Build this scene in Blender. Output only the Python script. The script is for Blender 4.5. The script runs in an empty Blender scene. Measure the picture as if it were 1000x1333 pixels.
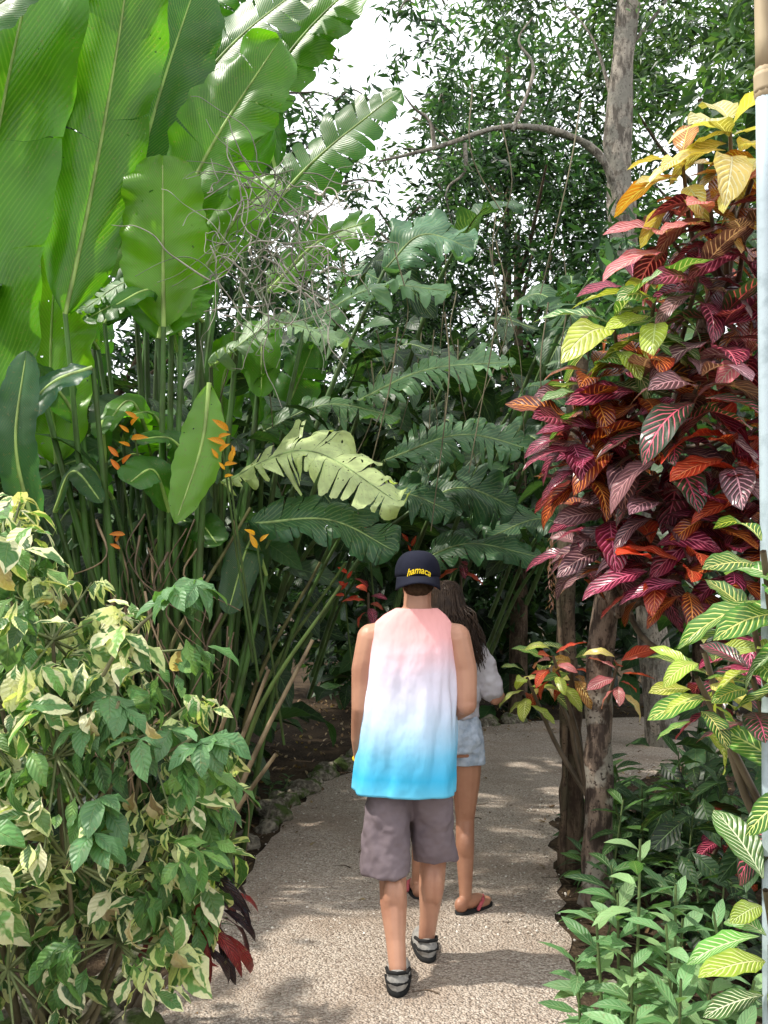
import bpy, math, random
import numpy as np
from mathutils import Vector, Matrix, noise
random.seed(7); rng=np.random.default_rng(7)
sc=bpy.context.scene
R=random.uniform
# ---------------------------------------------------------------- node helpers
class NT:
    def __init__(s,name):
        s.m=bpy.data.materials.new(name); s.m.use_nodes=True
        s.t=s.m.node_tree; s.t.nodes.clear()
        s.out=s.t.nodes.new('ShaderNodeOutputMaterial')
    def n(s,typ,**kw):
        n=s.t.nodes.new(typ)
        for k,v in kw.items(): setattr(n,k,v)
        return n
    def set(s,sock,v):
        if isinstance(v,bpy.types.NodeSocket): s.t.links.new(v,sock)
        else:
            if sock.type=='RGBA' and len(v)==3: v=(*v,1)
            sock.default_value=v
    def math(s,op,a,b=0.0,c=None,clamp=False):
        n=s.n('ShaderNodeMath',operation=op,use_clamp=clamp); s.set(n.inputs[0],a); s.set(n.inputs[1],b)
        if c is not None: s.set(n.inputs[2],c)
        return n.outputs[0]
    def ramp(s,v,a,b,x=0.0,y=1.0):
        n=s.n('ShaderNodeMapRange',interpolation_type='SMOOTHSTEP'); s.set(n.inputs[0],v)
        for i,q in enumerate((a,b,x,y)): s.set(n.inputs[i+1],q)
        return n.outputs[0]
    def mix(s,f,a,b,bt='MIX'):
        n=s.n('ShaderNodeMix',data_type='RGBA',blend_type=bt); s.set(n.inputs[0],f); s.set(n.inputs[6],a); s.set(n.inputs[7],b)
        return n.outputs[2]
    def noise(s,scale,detail=4,vec=None,rough=.55):
        n=s.n('ShaderNodeTexNoise'); n.inputs['Scale'].default_value=scale; n.inputs['Detail'].default_value=detail
        n.inputs['Roughness'].default_value=rough
        if vec is None: vec=s.pos()
        s.set(n.inputs['Vector'],vec); return n.outputs[0]
    def pos(s): 
        if not hasattr(s,'_p'): s._p=s.n('ShaderNodeTexCoord').outputs['Object']
        return s._p
    def vscale(s,vec,sc_):
        n=s.n('ShaderNodeMapping'); s.set(n.inputs['Vector'],vec); n.inputs['Scale'].default_value=sc_; return n.outputs[0]
    def bump(s,h,strength=.3,dist=.01):
        n=s.n('ShaderNodeBump'); n.inputs['Strength'].default_value=strength; n.inputs['Distance'].default_value=dist
        s.set(n.inputs['Height'],h); return n.outputs[0]
    def pbr(s,col,rough=.6,nrm=None,trans=0,tcol=None,spec=.4,metal=0):
        p=s.n('ShaderNodeBsdfPrincipled'); s.set(p.inputs['Base Color'],col); s.set(p.inputs['Roughness'],rough)
        p.inputs['Specular IOR Level'].default_value=spec; p.inputs['Metallic'].default_value=metal
        if nrm is not None: s.set(p.inputs['Normal'],nrm)
        o=p.outputs[0]
        if trans:
            t=s.n('ShaderNodeBsdfTranslucent'); s.set(t.inputs[0],tcol if tcol is not None else col)
            m=s.n('ShaderNodeMixShader'); s.set(m.inputs[0],trans); s.t.links.new(o,m.inputs[1]); s.t.links.new(t.outputs[0],m.inputs[2]); o=m.outputs[0]
        s.t.links.new(o,s.out.inputs[0]); return s.m

def leaf_mat(name,veins=12,vstr=.6,vw=.12,slant=.35,midw=.06,varieg=0,rough=.38,trans=.35,tboost=1.6,spec=.5,noisy=.35,holes=0,bstr=.4,nsc=9,simple=False):
    s=NT(name)
    c1=s.n('ShaderNodeAttribute',attribute_name='Col').outputs['Color']
    if simple:
        tc=s.mix(1,c1,(tboost,tboost*1.05,tboost*.6),'MULTIPLY'); return s.pbr(c1,rough,None,trans,tc,spec)
    c2=s.n('ShaderNodeAttribute',attribute_name='Col2').outputs['Color']
    uv=s.n('ShaderNodeUVMap').outputs[0]; sp=s.n('ShaderNodeSeparateXYZ'); s.set(sp.inputs[0],uv)
    au=s.math('ABSOLUTE',s.math('MULTIPLY_ADD',sp.outputs[0],2,-1)); v=sp.outputs[1]
    nz=s.noise(nsc,3)
    vv=s.math('MULTIPLY_ADD',nz,.03 if veins<40 else 0,v)
    ph=s.math('FRACT',s.math('MULTIPLY',s.math('SUBTRACT',vv,s.math('MULTIPLY',au,slant*.3)),veins))
    tri=s.math('ABSOLUTE',s.math('MULTIPLY_ADD',ph,2,-1))
    side=s.ramp(tri,1-vw*1.6,1-vw*.4)
    side=s.math('MULTIPLY',side,s.ramp(au,1.0,.6))
    mid=s.ramp(au,midw,midw*.35)
    vf=s.math('MAXIMUM',s.math('MULTIPLY',side,vstr),s.math('MULTIPLY',mid,min(1,vstr*1.5+.2)),clamp=True)
    base=s.mix(s.math('MULTIPLY',s.ramp(nz,.35,.7),noisy),c1,s.mix(.6,c1,(.0,.0,.0)))
    if varieg:
        n2=s.noise(15,2); f=s.ramp(s.math('MULTIPLY_ADD',au,.26,n2),varieg,varieg+.05)
        base=s.mix(f,base,c2); col=s.mix(s.math('MULTIPLY',vf,.25),base,(.4,.5,.2))
    else: col=s.mix(vf,base,c2)
    nf=s.noise(70,2); col=s.mix(s.math('MULTIPLY',s.ramp(nf,.62,.70),.35),col,(.22,.17,.07))
    b=s.bump(s.math('SUBTRACT',s.math('MULTIPLY',tri,-.6),mid),bstr,.004)
    tc=s.mix(1,col,(tboost,tboost*1.05,tboost*.4),'MULTIPLY')
    m=s.pbr(col,rough,b,trans,tc,spec)
    if holes:
        f=s.ramp(s.noise(38,1),holes,holes+.01); t=s.n('ShaderNodeBsdfTransparent'); mx=s.n('ShaderNodeMixShader')
        o=s.out.inputs[0].links[0].from_socket; s.set(mx.inputs[0],f); s.t.links.new(o,mx.inputs[1]); s.t.links.new(t.outputs[0],mx.inputs[2]); s.t.links.new(mx.outputs[0],s.out.inputs[0])
    return m
def stem_mat(name,rough=.55):
    s=NT(name); c1=s.n('ShaderNodeAttribute',attribute_name='Col').outputs['Color']
    n=s.noise(14,5,s.vscale(s.pos(),(1,1,.3)))
    return s.pbr(s.mix(s.ramp(n,.38,.66),c1,s.mix(.6,c1,(0.03,.02,.008))),rough,s.bump(n,.4,.01))
def bark_mat(name,a,b,c,sc_=14):
    s=NT(name); n=s.noise(sc_,7,s.vscale(s.pos(),(1,1,.3)),.65); n2=s.noise(6,5)
    col=s.mix(s.ramp(n,.42,.58),a,b); col=s.mix(s.ramp(n2,.5,.58),col,c); col=s.mix(s.ramp(s.noise(45,3),.58,.66),col,a)
    return s.pbr(col,.85,s.bump(n,1,.05),spec=.2)
# ---------------------------------------------------------------- mesh accumulation
class Mass:
    def __init__(s): s.V=[];s.F=[];s.U=[];s.C=[];s.D=[];s.M=[];s.S=[];s.n=0
    def raw(s,V,F,U,c,d,mi,smooth=True):
        V=np.asarray(V,float); k=len(V); F=np.asarray(F,int)
        s.V.append(V); s.F.append(F+s.n); s.U.append(np.asarray(U,float))
        s.C.append(np.broadcast_to(np.asarray(c,float),(k,3))); s.D.append(np.broadcast_to(np.asarray(d,float),(k,3)))
        s.M.append(np.full(len(F),mi)); s.n+=k
    def add(s,tpl,pos,dr,up,scale,col,col2,mi=0,wscale=None):
        tv,tf,tu=tpl; pos=np.atleast_2d(pos); N=len(pos)
        dr=np.broadcast_to(np.asarray(dr,float),(N,3)); up=np.broadcast_to(np.asarray(up,float),(N,3))
        y=dr/np.linalg.norm(dr,axis=1)[:,None]; x=np.cross(y,up); l=np.linalg.norm(x,axis=1)[:,None]; x=np.where(l<1e-4,np.array([1,0,0]),x/np.maximum(l,1e-4)); z=np.cross(x,y)
        sc_=np.broadcast_to(np.asarray(scale,float),(N,)); B=np.stack([x,y,z],1)*sc_[:,None,None]
        V=np.einsum('kj,njc->nkc',tv,B)+pos[:,None,:]; k=len(tv)
        F=(tf[None]+(np.arange(N)*k)[:,None,None]).reshape(-1,4)
        c=np.repeat(np.broadcast_to(np.asarray(col,float),(N,3)),k,0); d=np.repeat(np.broadcast_to(np.asarray(col2,float),(N,3)),k,0)
        s.raw(V.reshape(-1,3),F,np.tile(tu,(N,1)),c,d,mi)
    def tube(s,pts,rad,col,mi=1,ns=7,col2=None,wob=0):
        pts=smooth_pts(pts,max(2,len(pts)*4)) if len(pts)>2 else [np.array(p,float) for p in pts]
        n=len(pts); rr=np.interp(np.linspace(0,1,n),np.linspace(0,1,len(rad)),rad); V=[];U=[]
        T=np.gradient(np.array(pts),axis=0); ref=np.array([.31,.17,.93])
        if abs(np.dot(T[0]/np.linalg.norm(T[0]),ref))>.9: ref=np.array([1.,.1,0])
        for i in range(n):
            t=T[i]/np.linalg.norm(T[i]); a=np.cross(t,ref); a/=np.linalg.norm(a); b=np.cross(t,a)
            for j in range(ns):
                th=2*math.pi*j/ns; q=rr[i]*(1+(noise.noise(Vector(pts[i])*6+Vector((math.cos(th),math.sin(th),0)))*wob))
                V.append(pts[i]+q*(math.cos(th)*a+math.sin(th)*b)); U.append((j/ns,i/n))
        F=[(i*ns+j,i*ns+(j+1)%ns,(i+1)*ns+(j+1)%ns,(i+1)*ns+j) for i in range(n-1) for j in range(ns)]
        s.raw(V,F,U,col,col2 or col,mi)
    def build(s,name,mats,parent=None,smooth=True):
        me=bpy.data.meshes.new(name); V=np.concatenate(s.V); F=np.concatenate(s.F); U=np.concatenate(s.U)
        me.vertices.add(len(V)); me.vertices.foreach_set('co',V.ravel())
        me.loops.add(F.size); me.loops.foreach_set('vertex_index',F.ravel())
        me.polygons.add(len(F)); me.polygons.foreach_set('loop_start',np.arange(len(F))*4)
        me.polygons.foreach_set('material_index',np.concatenate(s.M)); me.polygons.foreach_set('use_smooth',np.full(len(F),smooth))
        me.update(calc_edges=True)
        u=me.uv_layers.new(name='UVMap'); u.data.foreach_set('uv',U[F.ravel()].ravel())
        for nm,A in (('Col',s.C),('Col2',s.D)):
            A=np.concatenate(A); a=me.color_attributes.new(nm,'FLOAT_COLOR','POINT'); a.data.foreach_set('color',np.concatenate([A,np.ones((len(A),1))],1).ravel())
        for m in mats: me.materials.append(m)
        o=bpy.data.objects.new(name,me); sc.collection.objects.link(o); o.parent=parent; return o
def smooth_pts(pts,n):
    P=[np.array(p,float) for p in pts]
    if len(P)<3: return [P[0]+(P[-1]-P[0])*i/(n-1) for i in range(n)]
    P=[2*P[0]-P[1]]+P+[2*P[-1]-P[-2]]; out=[]; m=len(P)-3
    for i in range(n):
        f=i/(n-1)*m; k=min(int(f),m-1); t=f-k; a,b,c,d=P[k:k+4]
        out.append(.5*((2*b)+(c-a)*t+(2*a-5*b+4*c-d)*t*t+(3*b-a-3*c+d)*t**3))
    return out
def leaf_tpl(W=.3,n=6,fold=.2,droop=.6,wave=0,m=1,pet=.1,sharp=.8,peak=.8,twist=0):
    V=[];U=[];F=[]; y=z=0
    for i in range(n+1):
        t=i/n
        if i: y+=math.cos(droop*t)/n; z-=math.sin(droop*t)/n
        q=max(0,(t-pet)/(1-pet)); w=W/2*max(.05,math.sin(math.pi*q**peak)**sharp) if i<n else W*.01
        ca,sa=math.cos(twist*t),math.sin(twist*t)
        for j in range(2*m+1):
            u=(j-m)/m; h=fold*abs(u)*w+wave*abs(u)*w*math.sin(t*17+u)
            V.append((u*w*ca-h*sa,y,z+h*ca+u*w*sa)); U.append((u*.5+.5,t))
    k=2*m+1
    for i in range(n):
        for j in range(2*m): F.append((i*k+j,i*k+j+1,(i+1)*k+j+1,(i+1)*k+j))
    return np.array(V),np.array(F),np.array(U)
def vary(c,N,a=.25,hue=.1):
    c=np.array(c,float); b=rng.uniform(1-a,1+a,(N,1)); h=rng.uniform(1-hue,1+hue,(N,3)); return np.clip(c*b*h,0,.95)
def pick(cols,N,a=.25):
    c=np.array(cols,float)[rng.integers(0,len(cols),N)]; return np.clip(c*rng.uniform(1-a,1+a,(N,1)),0,.95)
def rdir(N,zmin=-1,zmax=1):
    z=rng.uniform(zmin,zmax,N); a=rng.uniform(0,2*math.pi,N); r=np.sqrt(1-z*z); return np.stack([r*np.cos(a),r*np.sin(a),z],1)
def big_leaf(M,pts,hw,up,col,col2,lobes=1,gap=.3,droop=.25,slant=.3,mi=0,wob=.02,rib=.012,ribcol=(.35,.5,.12),pw=3.2,ep=.6):
    n=60; P=np.array(smooth_pts(pts,n)); T=np.gradient(P,axis=0); T/=np.linalg.norm(T,axis=1)[:,None]
    up=np.array(up,float); seed=R(0,50); rag=min(1,gap/.2) if lobes>1 else 0; ctone=R(.88,1.12)
    def mid(t):
        f=min(max(t,0),1)*(n-1); k=min(int(f),n-2); q=f-k; return P[k]*(1-q)+P[k+1]*q, T[k]
    def w(t): return hw*max(0.02,(1-abs(2*min(max(t,0),1)-1)**pw))**ep*(1+.04*math.sin(t*23+seed)+.03*math.sin(t*61+seed))
    for sd in (-1,1):
        if lobes<=1: B=[0,1]
        else:
            B=[0]+sorted([min(.97,max(.04,(i+R(-.45,.45))/lobes)) for i in range(1,lobes)])+[1]
        for a,b in zip(B[:-1],B[1:]):
            if b-a<.008: continue
            ks=max(2,int((b-a)*44)); m=5; V=[];U=[];F=[]; tilt=R(-.4,.15)*rag; sh=1+R(-.22,.06)*rag; tc=(a+b)/2; g=gap*R(.4,1.6) if lobes>1 else 0
            for i in range(ks+1):
                t=a+(b-a)*i/ks
                for j in range(m+1):
                    s_=j/m; te=tc+(t-tc)*(1-min(.85,g)*s_**1.5); p,tg=mid(te); si=np.cross(tg,up); si/=np.linalg.norm(si); nr=np.cross(si,tg)
                    ww=w(t)*sh
                    if lobes>1: ww*=(1-.10*rag*abs(2*(t-tc)/(b-a+1e-6))**2)
                    wv=noise.noise(Vector((t*7+seed,s_*2*sd,seed)))*wob*6*s_*hw*1.5+noise.noise(Vector((t*25+seed,s_*2*sd,seed)))*s_*hw*.05
                    V.append(p+si*sd*s_*ww+tg*slant*s_*ww+nr*((.25-droop*s_-.0)*s_*ww+tilt*s_**2*ww+wv)); U.append((.5+sd*s_/2,t))
            for i in range(ks):
                for j in range(m):
                    q=(i*(m+1)+j,i*(m+1)+j+1,(i+1)*(m+1)+j+1,(i+1)*(m+1)+j); F.append(q if sd>0 else q[::-1])
            M.raw(V,F,U,np.array(col)*ctone*R(.97,1.03),col2,mi)
    M.tube([P[i] for i in range(0,n,8)],[rib,rib*.25],ribcol,1,6)
# ---------------------------------------------------------------- primitives for figures
def ell(V,F,c,r,rot=None,nu=14,nv=10):
    b=len(V)
    for i in range(nv+1):
        ph=math.pi*i/nv
        for j in range(nu):
            th=2*math.pi*j/nu; v=Vector((r[0]*math.sin(ph)*math.cos(th),r[1]*math.sin(ph)*math.sin(th),r[2]*math.cos(ph)))
            if rot: v=rot@v
            V.append(tuple(v+Vector(c)))
    for i in range(nv):
        for j in range(nu): F.append((b+i*nu+j,b+(i+1)*nu+j,b+(i+1)*nu+(j+1)%nu,b+i*nu+(j+1)%nu))
def limb(V,F,pts,rad,ns=12):
    n=max(2,(len(pts)-1)*5+1); P=[np.array(p,float) for p in pts]
    q=np.linspace(0,len(P)-1,n); arr=np.array(P); pp=np.stack([np.interp(q,range(len(P)),arr[:,k]) for k in range(3)],1); rr=np.interp(q,range(len(P)),rad)
    T=np.gradient(pp,axis=0); b=len(V)
    for i in range(n):
        t=T[i]/np.linalg.norm(T[i]); a=np.cross(t,[.2,.9,.1] if abs(t[1])<.8 else [1,0,0]); a/=np.linalg.norm(a); c=np.cross(t,a)
        for j in range(ns):
            th=2*math.pi*j/ns; V.append(tuple(pp[i]+rr[i]*(math.cos(th)*a+math.sin(th)*c)))
    for i in range(n-1):
        for j in range(ns): F.append((b+i*ns+j,b+i*ns+(j+1)%ns,b+(i+1)*ns+(j+1)%ns,b+(i+1)*ns+j))
    F.append(tuple(b+j for j in range(ns))[::-1]); F.append(tuple(b+(n-1)*ns+j for j in range(ns)))
    for p,r in ((pts[0],rad[0]),(pts[-1],rad[-1])): ell(V,F,p,(r,r,r),nu=10,nv=8)
    for p,r in zip(pts[1:-1],rad[1:-1]): ell(V,F,p,(r*.99,)*3,nu=10,nv=8)
def loft(V,F,rings,ns=28,cap=True,fn=None):
    b=len(V)
    for i,(cx,cy,z,rx,ry) in enumerate(rings):
        for j in range(ns):
            th=2*math.pi*j/ns; x=math.cos(th);y=math.sin(th); k=fn(th,z) if fn else 0
            sx=math.copysign(abs(x)**.85,x); sy=math.copysign(abs(y)**.85,y)
            V.append((cx+(rx+k)*sx,cy+(ry+k)*sy,z))
    n=len(rings)
    for i in range(n-1):
        for j in range(ns): F.append((b+i*ns+j,b+i*ns+(j+1)%ns,b+(i+1)*ns+(j+1)%ns,b+(i+1)*ns+j))
    if cap: F.append(tuple(b+j for j in range(ns))[::-1]); F.append(tuple(b+(n-1)*ns+j for j in range(ns)))
def dense(rings,n):
    A=np.array(rings,float); q=np.linspace(0,len(A)-1,n); return [tuple(np.interp(q[i],range(len(A)),A[:,k]) for k in range(5)) for i in range(n)]
def mk(name,V,F,mat,parent,vox=0,sm=0,solid=0,disp=0,dscale=.1,sub=0):
    me=bpy.data.meshes.new(name); me.from_pydata([tuple(v) for v in V],[],[tuple(f) for f in F]); me.materials.append(mat)
    for p in me.polygons: p.use_smooth=True
    o=bpy.data.objects.new(name,me); sc.collection.objects.link(o); o.parent=parent
    if vox: m=o.modifiers.new('r','REMESH'); m.mode='VOXEL'; m.voxel_size=vox; m.use_smooth_shade=True
    if sm: m=o.modifiers.new('s','SMOOTH'); m.iterations=sm; m.factor=.5
    if sub: m=o.modifiers.new('u','SUBSURF'); m.levels=sub; m.render_levels=sub
    if disp:
        t=bpy.data.textures.new(name,'CLOUDS'); t.noise_scale=dscale; m=o.modifiers.new('d','DISPLACE'); m.texture=t; m.strength=disp; m.mid_level=.5
    if solid: m=o.modifiers.new('t','SOLIDIFY'); m.thickness=solid; m.offset=1
    return o
def hand(V,F,w,d,pn,sd,curl=.5):
    w=Vector(w); d=Vector(d).normalized(); pn=Vector(pn); pn=(pn-d*pn.dot(d)).normalized(); s=Vector(sd); s=(s-d*s.dot(d)-pn*s.dot(pn)).normalized()
    rot=Matrix((s,d,pn)).transposed()
    ell(V,F,w+d*.05,(.04,.055,.017),rot); ell(V,F,w+d*.03+s*.02,(.022,.035,.019),rot)
    for k,(o,l) in enumerate(((.028,.072),(.009,.08),(-.01,.075),(-.028,.058))):
        p=w+d*.085+s*o; pts=[w+d*.05+s*o*.8,p]; a=curl*(.6+.1*k)
        for seg in (.45,.32,.25):
            dd=d*math.cos(a)+pn*math.sin(a); p=p+dd*l*seg; pts.append(p); a+=curl
        limb(V,F,pts,[.009,.0095,.0088,.008,.007],8)
    p=w+d*.02+s*.025; limb(V,F,[p,p+s*.025+d*.025+pn*.005,p+s*.035+d*.052+pn*.014,p+s*.032+d*.075+pn*.022],[.013,.011,.0095,.008],8)
# ================================================================ MATERIALS
m_stem=stem_mat('green_stem')
m_banana=leaf_mat('banana_leaf_blade',veins=60,vstr=.20,vw=.3,slant=.6,midw=.03,rough=.33,trans=.45,tboost=2.6,noisy=.6,bstr=.3,nsc=3.0,holes=.765)
m_torn=leaf_mat('torn_leaf_blade',veins=26,vstr=.25,vw=.25,slant=.6,midw=.05,rough=.42,trans=.3,noisy=.5,holes=.72,bstr=.5,spec=.4)
m_croton=leaf_mat('croton_leaf_blade',veins=11,vstr=.9,vw=.20,slant=.9,midw=.08,rough=.30,trans=.2,noisy=.6,bstr=1)
m_bush=leaf_mat('variegated_leaf_blade',veins=8,vstr=.4,vw=.18,slant=.8,midw=.07,varieg=.605,rough=.45,trans=.3,bstr=.7)
m_plain=leaf_mat('plain_leaf_blade',veins=8,vstr=.35,vw=.15,slant=.8,midw=.07,rough=.42,trans=.25,bstr=.5,spec=.35)
m_tree=leaf_mat('tree_leaf_blade',rough=.42,trans=.35,simple=True,spec=.4)
# ================================================================ GROUND + PATH
def ground_mat():
    s=NT('soil'); n=s.noise(3,6); n2=s.noise(40,4); c=s.mix(s.ramp(n,.4,.62),(.030,.021,.014),(.07,.048,.03)); c=s.mix(s.ramp(n2,.5,.65),c,(.10,.072,.045))
    return s.pbr(c,.95,s.bump(n2,1,.03),spec=.1)
def path_mat():
    s=NT('crushed_stone'); v=s.n('ShaderNodeTexVoronoi'); v.inputs['Scale'].default_value=95; s.set(v.inputs['Vector'],s.pos())
    v2=s.n('ShaderNodeTexVoronoi'); v2.inputs['Scale'].default_value=38; s.set(v2.inputs['Vector'],s.pos())
    n=s.noise(2.2,5); n2=s.noise(130,3); sp=s.n('ShaderNodeSeparateColor'); s.set(sp.inputs[0],v.outputs['Color'])
    c=s.mix(sp.outputs[0],(.40,.315,.25),(.76,.66,.56)); c=s.mix(s.math('MULTIPLY',s.ramp(n,.42,.65),.4),c,(.52,.40,.31))
    c=s.mix(s.ramp(v.outputs['Distance'],.42,.78,0,.55),c,(.2,.15,.115)); c=s.mix(s.math('MULTIPLY',s.ramp(s.noise(1.1,5),.48,.66),.5),c,(.34,.26,.20))
    h=s.math('ADD',s.math('MULTIPLY',v.outputs['Distance'],-1),s.math('MULTIPLY',v2.outputs['Distance'],-.8))
    return s.pbr(c,.9,s.bump(s.math('ADD',h,n2),1,.015),spec=.15)
M=Mass(); g=[-150,-40,-12,-4,4,12,40,150]; V=[(x,y,0) for y in g for x in g]; k=len(g)
M.raw(V,[(i*k+j,i*k+j+1,(i+1)*k+j+1,(i+1)*k+j) for i in range(k-1) for j in range(k-1)],[(0,0)]*len(V),(0,0,0),(0,0,0),0); M.build('ground',[ground_mat()])
Lp=[(-1.15,-2),(-1,2),(-.94,3.5),(-.80,4.6),(-.66,6.6),(-.3,8),(.4,9.5),(1.4,10.7),(3,11.3),(6,11.7),(12,12)]
Rp=[(.85,-2),(.74,2),(.76,3.5),(.93,4.6),(1.2,6.2),(1.8,7.1),(2.4,7.8),(3.2,8.4),(4.2,8.9),(6.5,9.3),(12,9.6)]
LS=smooth_pts([(a,b,0) for a,b in Lp],160); RS=smooth_pts([(a,b,0) for a,b in Rp],160)
V=[];F=[]
for i in range(160):
    a=LS[i].copy();b=RS[i].copy(); a[0]+=noise.noise(Vector(a)*4)*.09; b[0]+=noise.noise(Vector(b)*4+Vector((9,0,0)))*.09
    for j in range(13):
        p=a+(b-a)*j/12; p[2]=.006+.012*(1-(j/6-1)**2)+.006*noise.noise(Vector(p)*3); V.append(p)
F=[(i*13+j,i*13+j+1,(i+1)*13+j+1,(i+1)*13+j) for i in range(159) for j in range(12)]
M=Mass(); M.raw(V,F,[(0,0)]*len(V),(0,0,0),(0,0,0),0); M.build('gravel_path',[path_mat()])
def rnd_stone(seed,nu=8,nv=5):
    V=[];F=[];ell(V,F,(0,0,0),(1,1,.75),nu=nu,nv=nv); V=np.array(V)
    V=np.array([v*(1+.5*noise.noise(Vector(v)*1.2+Vector((seed,0,0)))+.2*noise.noise(Vector(v)*3+Vector((seed,0,0)))) for v in V]); return V,np.array(F),np.zeros((len(V),2))
s=NT('pebble'); c=s.n('ShaderNodeAttribute',attribute_name='Col').outputs['Color']; m_peb=s.pbr(c,.85)
M=Mass(); N=6000; ii=rng.uniform(40,150,N); tt=rng.uniform(0,1,N)
P=np.array([LS[int(i)]+(RS[int(i)]-LS[int(i)])*t for i,t in zip(ii,tt)])+rng.normal(0,.06,(N,3))*[1,1,0]; P[:,2]=.015
for q in range(3): M.add(rnd_stone(q,6,4),P[q::3],rdir(len(P[q::3]),-.1,.1),(0,0,1),rng.uniform(.002,.007,len(P[q::3])),pick([(.6,.54,.46),(.4,.34,.28),(.72,.67,.6),(.25,.2,.16)],len(P[q::3])),(0,0,0))
M.build('loose_pebbles',[m_peb])
s=NT('mossy_stone'); n=s.noise(7,6); n2=s.noise(30,4); c=s.mix(s.ramp(n2,.35,.65),(.11,.095,.075),(.29,.26,.2)); c=s.mix(s.ramp(n,.46,.58),c,(.07,.10,.03)); m_rock=s.pbr(c,.95,s.bump(n2,1,.03),spec=.15)
M=Mass()
for i in range(30,118,2):
    for edge,off in ((LS,-.10),(RS,.14)):
        if edge is RS and R(0,1)<.8: continue
        p=edge[i]+np.array([off+R(-.07,.05),R(-.06,.06),R(0,.03)]); M.add(rnd_stone(R(0,99),14,9),[p],[[R(-1,1),R(-1,1),R(-.2,.2)]],(0,0,1),[R(.06,.15) if edge is LS else R(.04,.08)],(0,0,0),(0,0,0))
for p,r in (((-1.02,2.95,.05),.14),((-.86,3.12,.04),.10),((-1.25,3.05,.08),.13),((-.98,3.4,.04),.1)): M.add(rnd_stone(R(0,99),14,9),[p],[[1,.3,0]],(0,0,1),[r],(0,0,0),(0,0,0))
M.build('stone_edging',[m_rock])
dry=leaf_tpl(.4,4,.35,1.1); M=Mass(); N=3000
P=np.stack([rng.uniform(-4,5,N),rng.uniform(1.8,13,N),np.full(N,.015)],1)
def on_path(p):
    i=min(range(0,160),key=lambda k:abs((LS[k][1]+RS[k][1])/2-p[1])); return LS[i][0]+.05<p[0]<RS[i][0]-.05
keep=[not on_path(p) or R(0,1)<.07 for p in P]; P=P[np.array(keep)]; N=len(P); P[:,2]+=rng.uniform(0,.02,N)
M.add(dry,P,rdir(N,-.15,.2),(0,0,1),rng.uniform(.025,.10,N),pick([(.22,.13,.06),(.32,.22,.12),(.12,.07,.04),(.4,.3,.17)],N),(.3,.2,.1)); 
for i in range(110):
    p=np.array([R(-2,2.2),R(2.5,7),.02]); a=R(0,3.14); l=R(.04,.2)
    if on_path(p) and i%3: continue
    M.tube([p,p+l*.5*np.array([math.cos(a),math.sin(a),R(0,.1)]),p+l*np.array([math.cos(a+.5),math.sin(a+.5),.0])],[.0035,.0015],(.12,.08,.05),1,4)
M.build('leaf_litter',[m_plain,m_stem])
# ================================================================ BACKGROUND TREES
small=leaf_tpl(.28,2,.25,.5,pet=0); ovalL=leaf_tpl(.45,3,.2,.7,pet=.05)
bark1=bark_mat('grey_bark',(.13,.11,.09),(.40,.35,.29),(.27,.25,.21),16); bark2=bark_mat('brown_bark',(.06,.04,.028),(.17,.12,.08),(.10,.08,.05))
bark3=bark_mat('mottled_bark',(.07,.05,.04),(.27,.20,.15),(.38,.34,.28),20)
def crown(M,c,r,nclump,per,leafs,cols,cr=.5,tpl=small,skip=None,zlo=-1):
    for k in range(nclump):
        d=rdir(1,zlo)[0]*R(.35,1)**.5; p=np.array(c)+d*np.array(r)
        if skip and skip(p): continue
        q=rdir(per)*rng.uniform(.1,1,(per,1))**.5*cr*R(.5,1.25); P=p+q*[1,1,.75]; D=rdir(per,-.7,.7)+q/cr*.8+[0,0,-.1]
        tone=R(.35,1.6)
        M.add(tpl,P,D,rdir(per,.2,1),rng.uniform(.6,1.2,per)*leafs*R(.8,1.2),pick(cols,per)*tone,(.2,.3,.1),0)
def limbs(M,base,top,r,n,spread,col=(.1,.08,.06)):
    base=np.array(base,float); top=np.array(top,float)
    M.tube([base,base*.6+top*.4+[R(-.15,.15),0,0],top],[r,r*.75,r*.3],col,1,8,wob=.2)
    for i in range(n):
        p=base+(top-base)*R(.3,.95); a=R(0,6.28); e=p+np.array([math.cos(a)*spread*R(.5,1),math.sin(a)*spread*R(.5,1),spread*R(.3,1)])
        M.tube([p,(p+e)/2+[0,0,-.1],e],[r*.35,r*.2,.012],col,1,6)
G1=[(.035,.09,.028),(.05,.12,.038),(.025,.065,.028),(.08,.16,.055)]; G2=[(.045,.11,.025),(.08,.15,.035),(.03,.065,.025)]; G3=[(.015,.04,.012),(.025,.065,.018),(.012,.03,.012)]
def gap(p):
    x=p[0]/p[1]; z=(p[2]-1.6)/p[1]; return -.10<x<.05 and .50<z<.70
T=[('shade_tree',(1.7,11.3,0),(1.7,11.3,4.6),(1.9,1.3,3.2),170,110,.16,G1+G3),
   ('shade_tree',(4.3,12,0),(4.3,12,6.0),(2.2,1.8,4.6),190,90,.19,G2),
   ('shade_tree',(1.9,13.5,0),(1.9,13.5,8.9),(2.3,1.6,1.9),90,100,.17,G2),
   ('shade_tree',(-3.4,10,0),(-3.4,10,5.6),(2.6,1.8,4.4),200,95,.21,G1),
   ('shade_tree',(-.2,14,0),(-.2,14,3.6),(3.0,1.6,3.5),190,95,.21,G3+G1),
   ('shade_tree',(3.35,6.6,0),(3.35,6.6,4.9),(.95,.9,2.3),90,90,.17,G2),
   ('shade_tree',(-7.5,9,0),(-7.5,9,4.5),(2.6,2.5,4.2),80,70,.28,G2),
   ('shade_tree',(8.2,10,0),(8.2,10,4.5),(2.6,2.5,4.2),80,70,.28,G2)]
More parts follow.
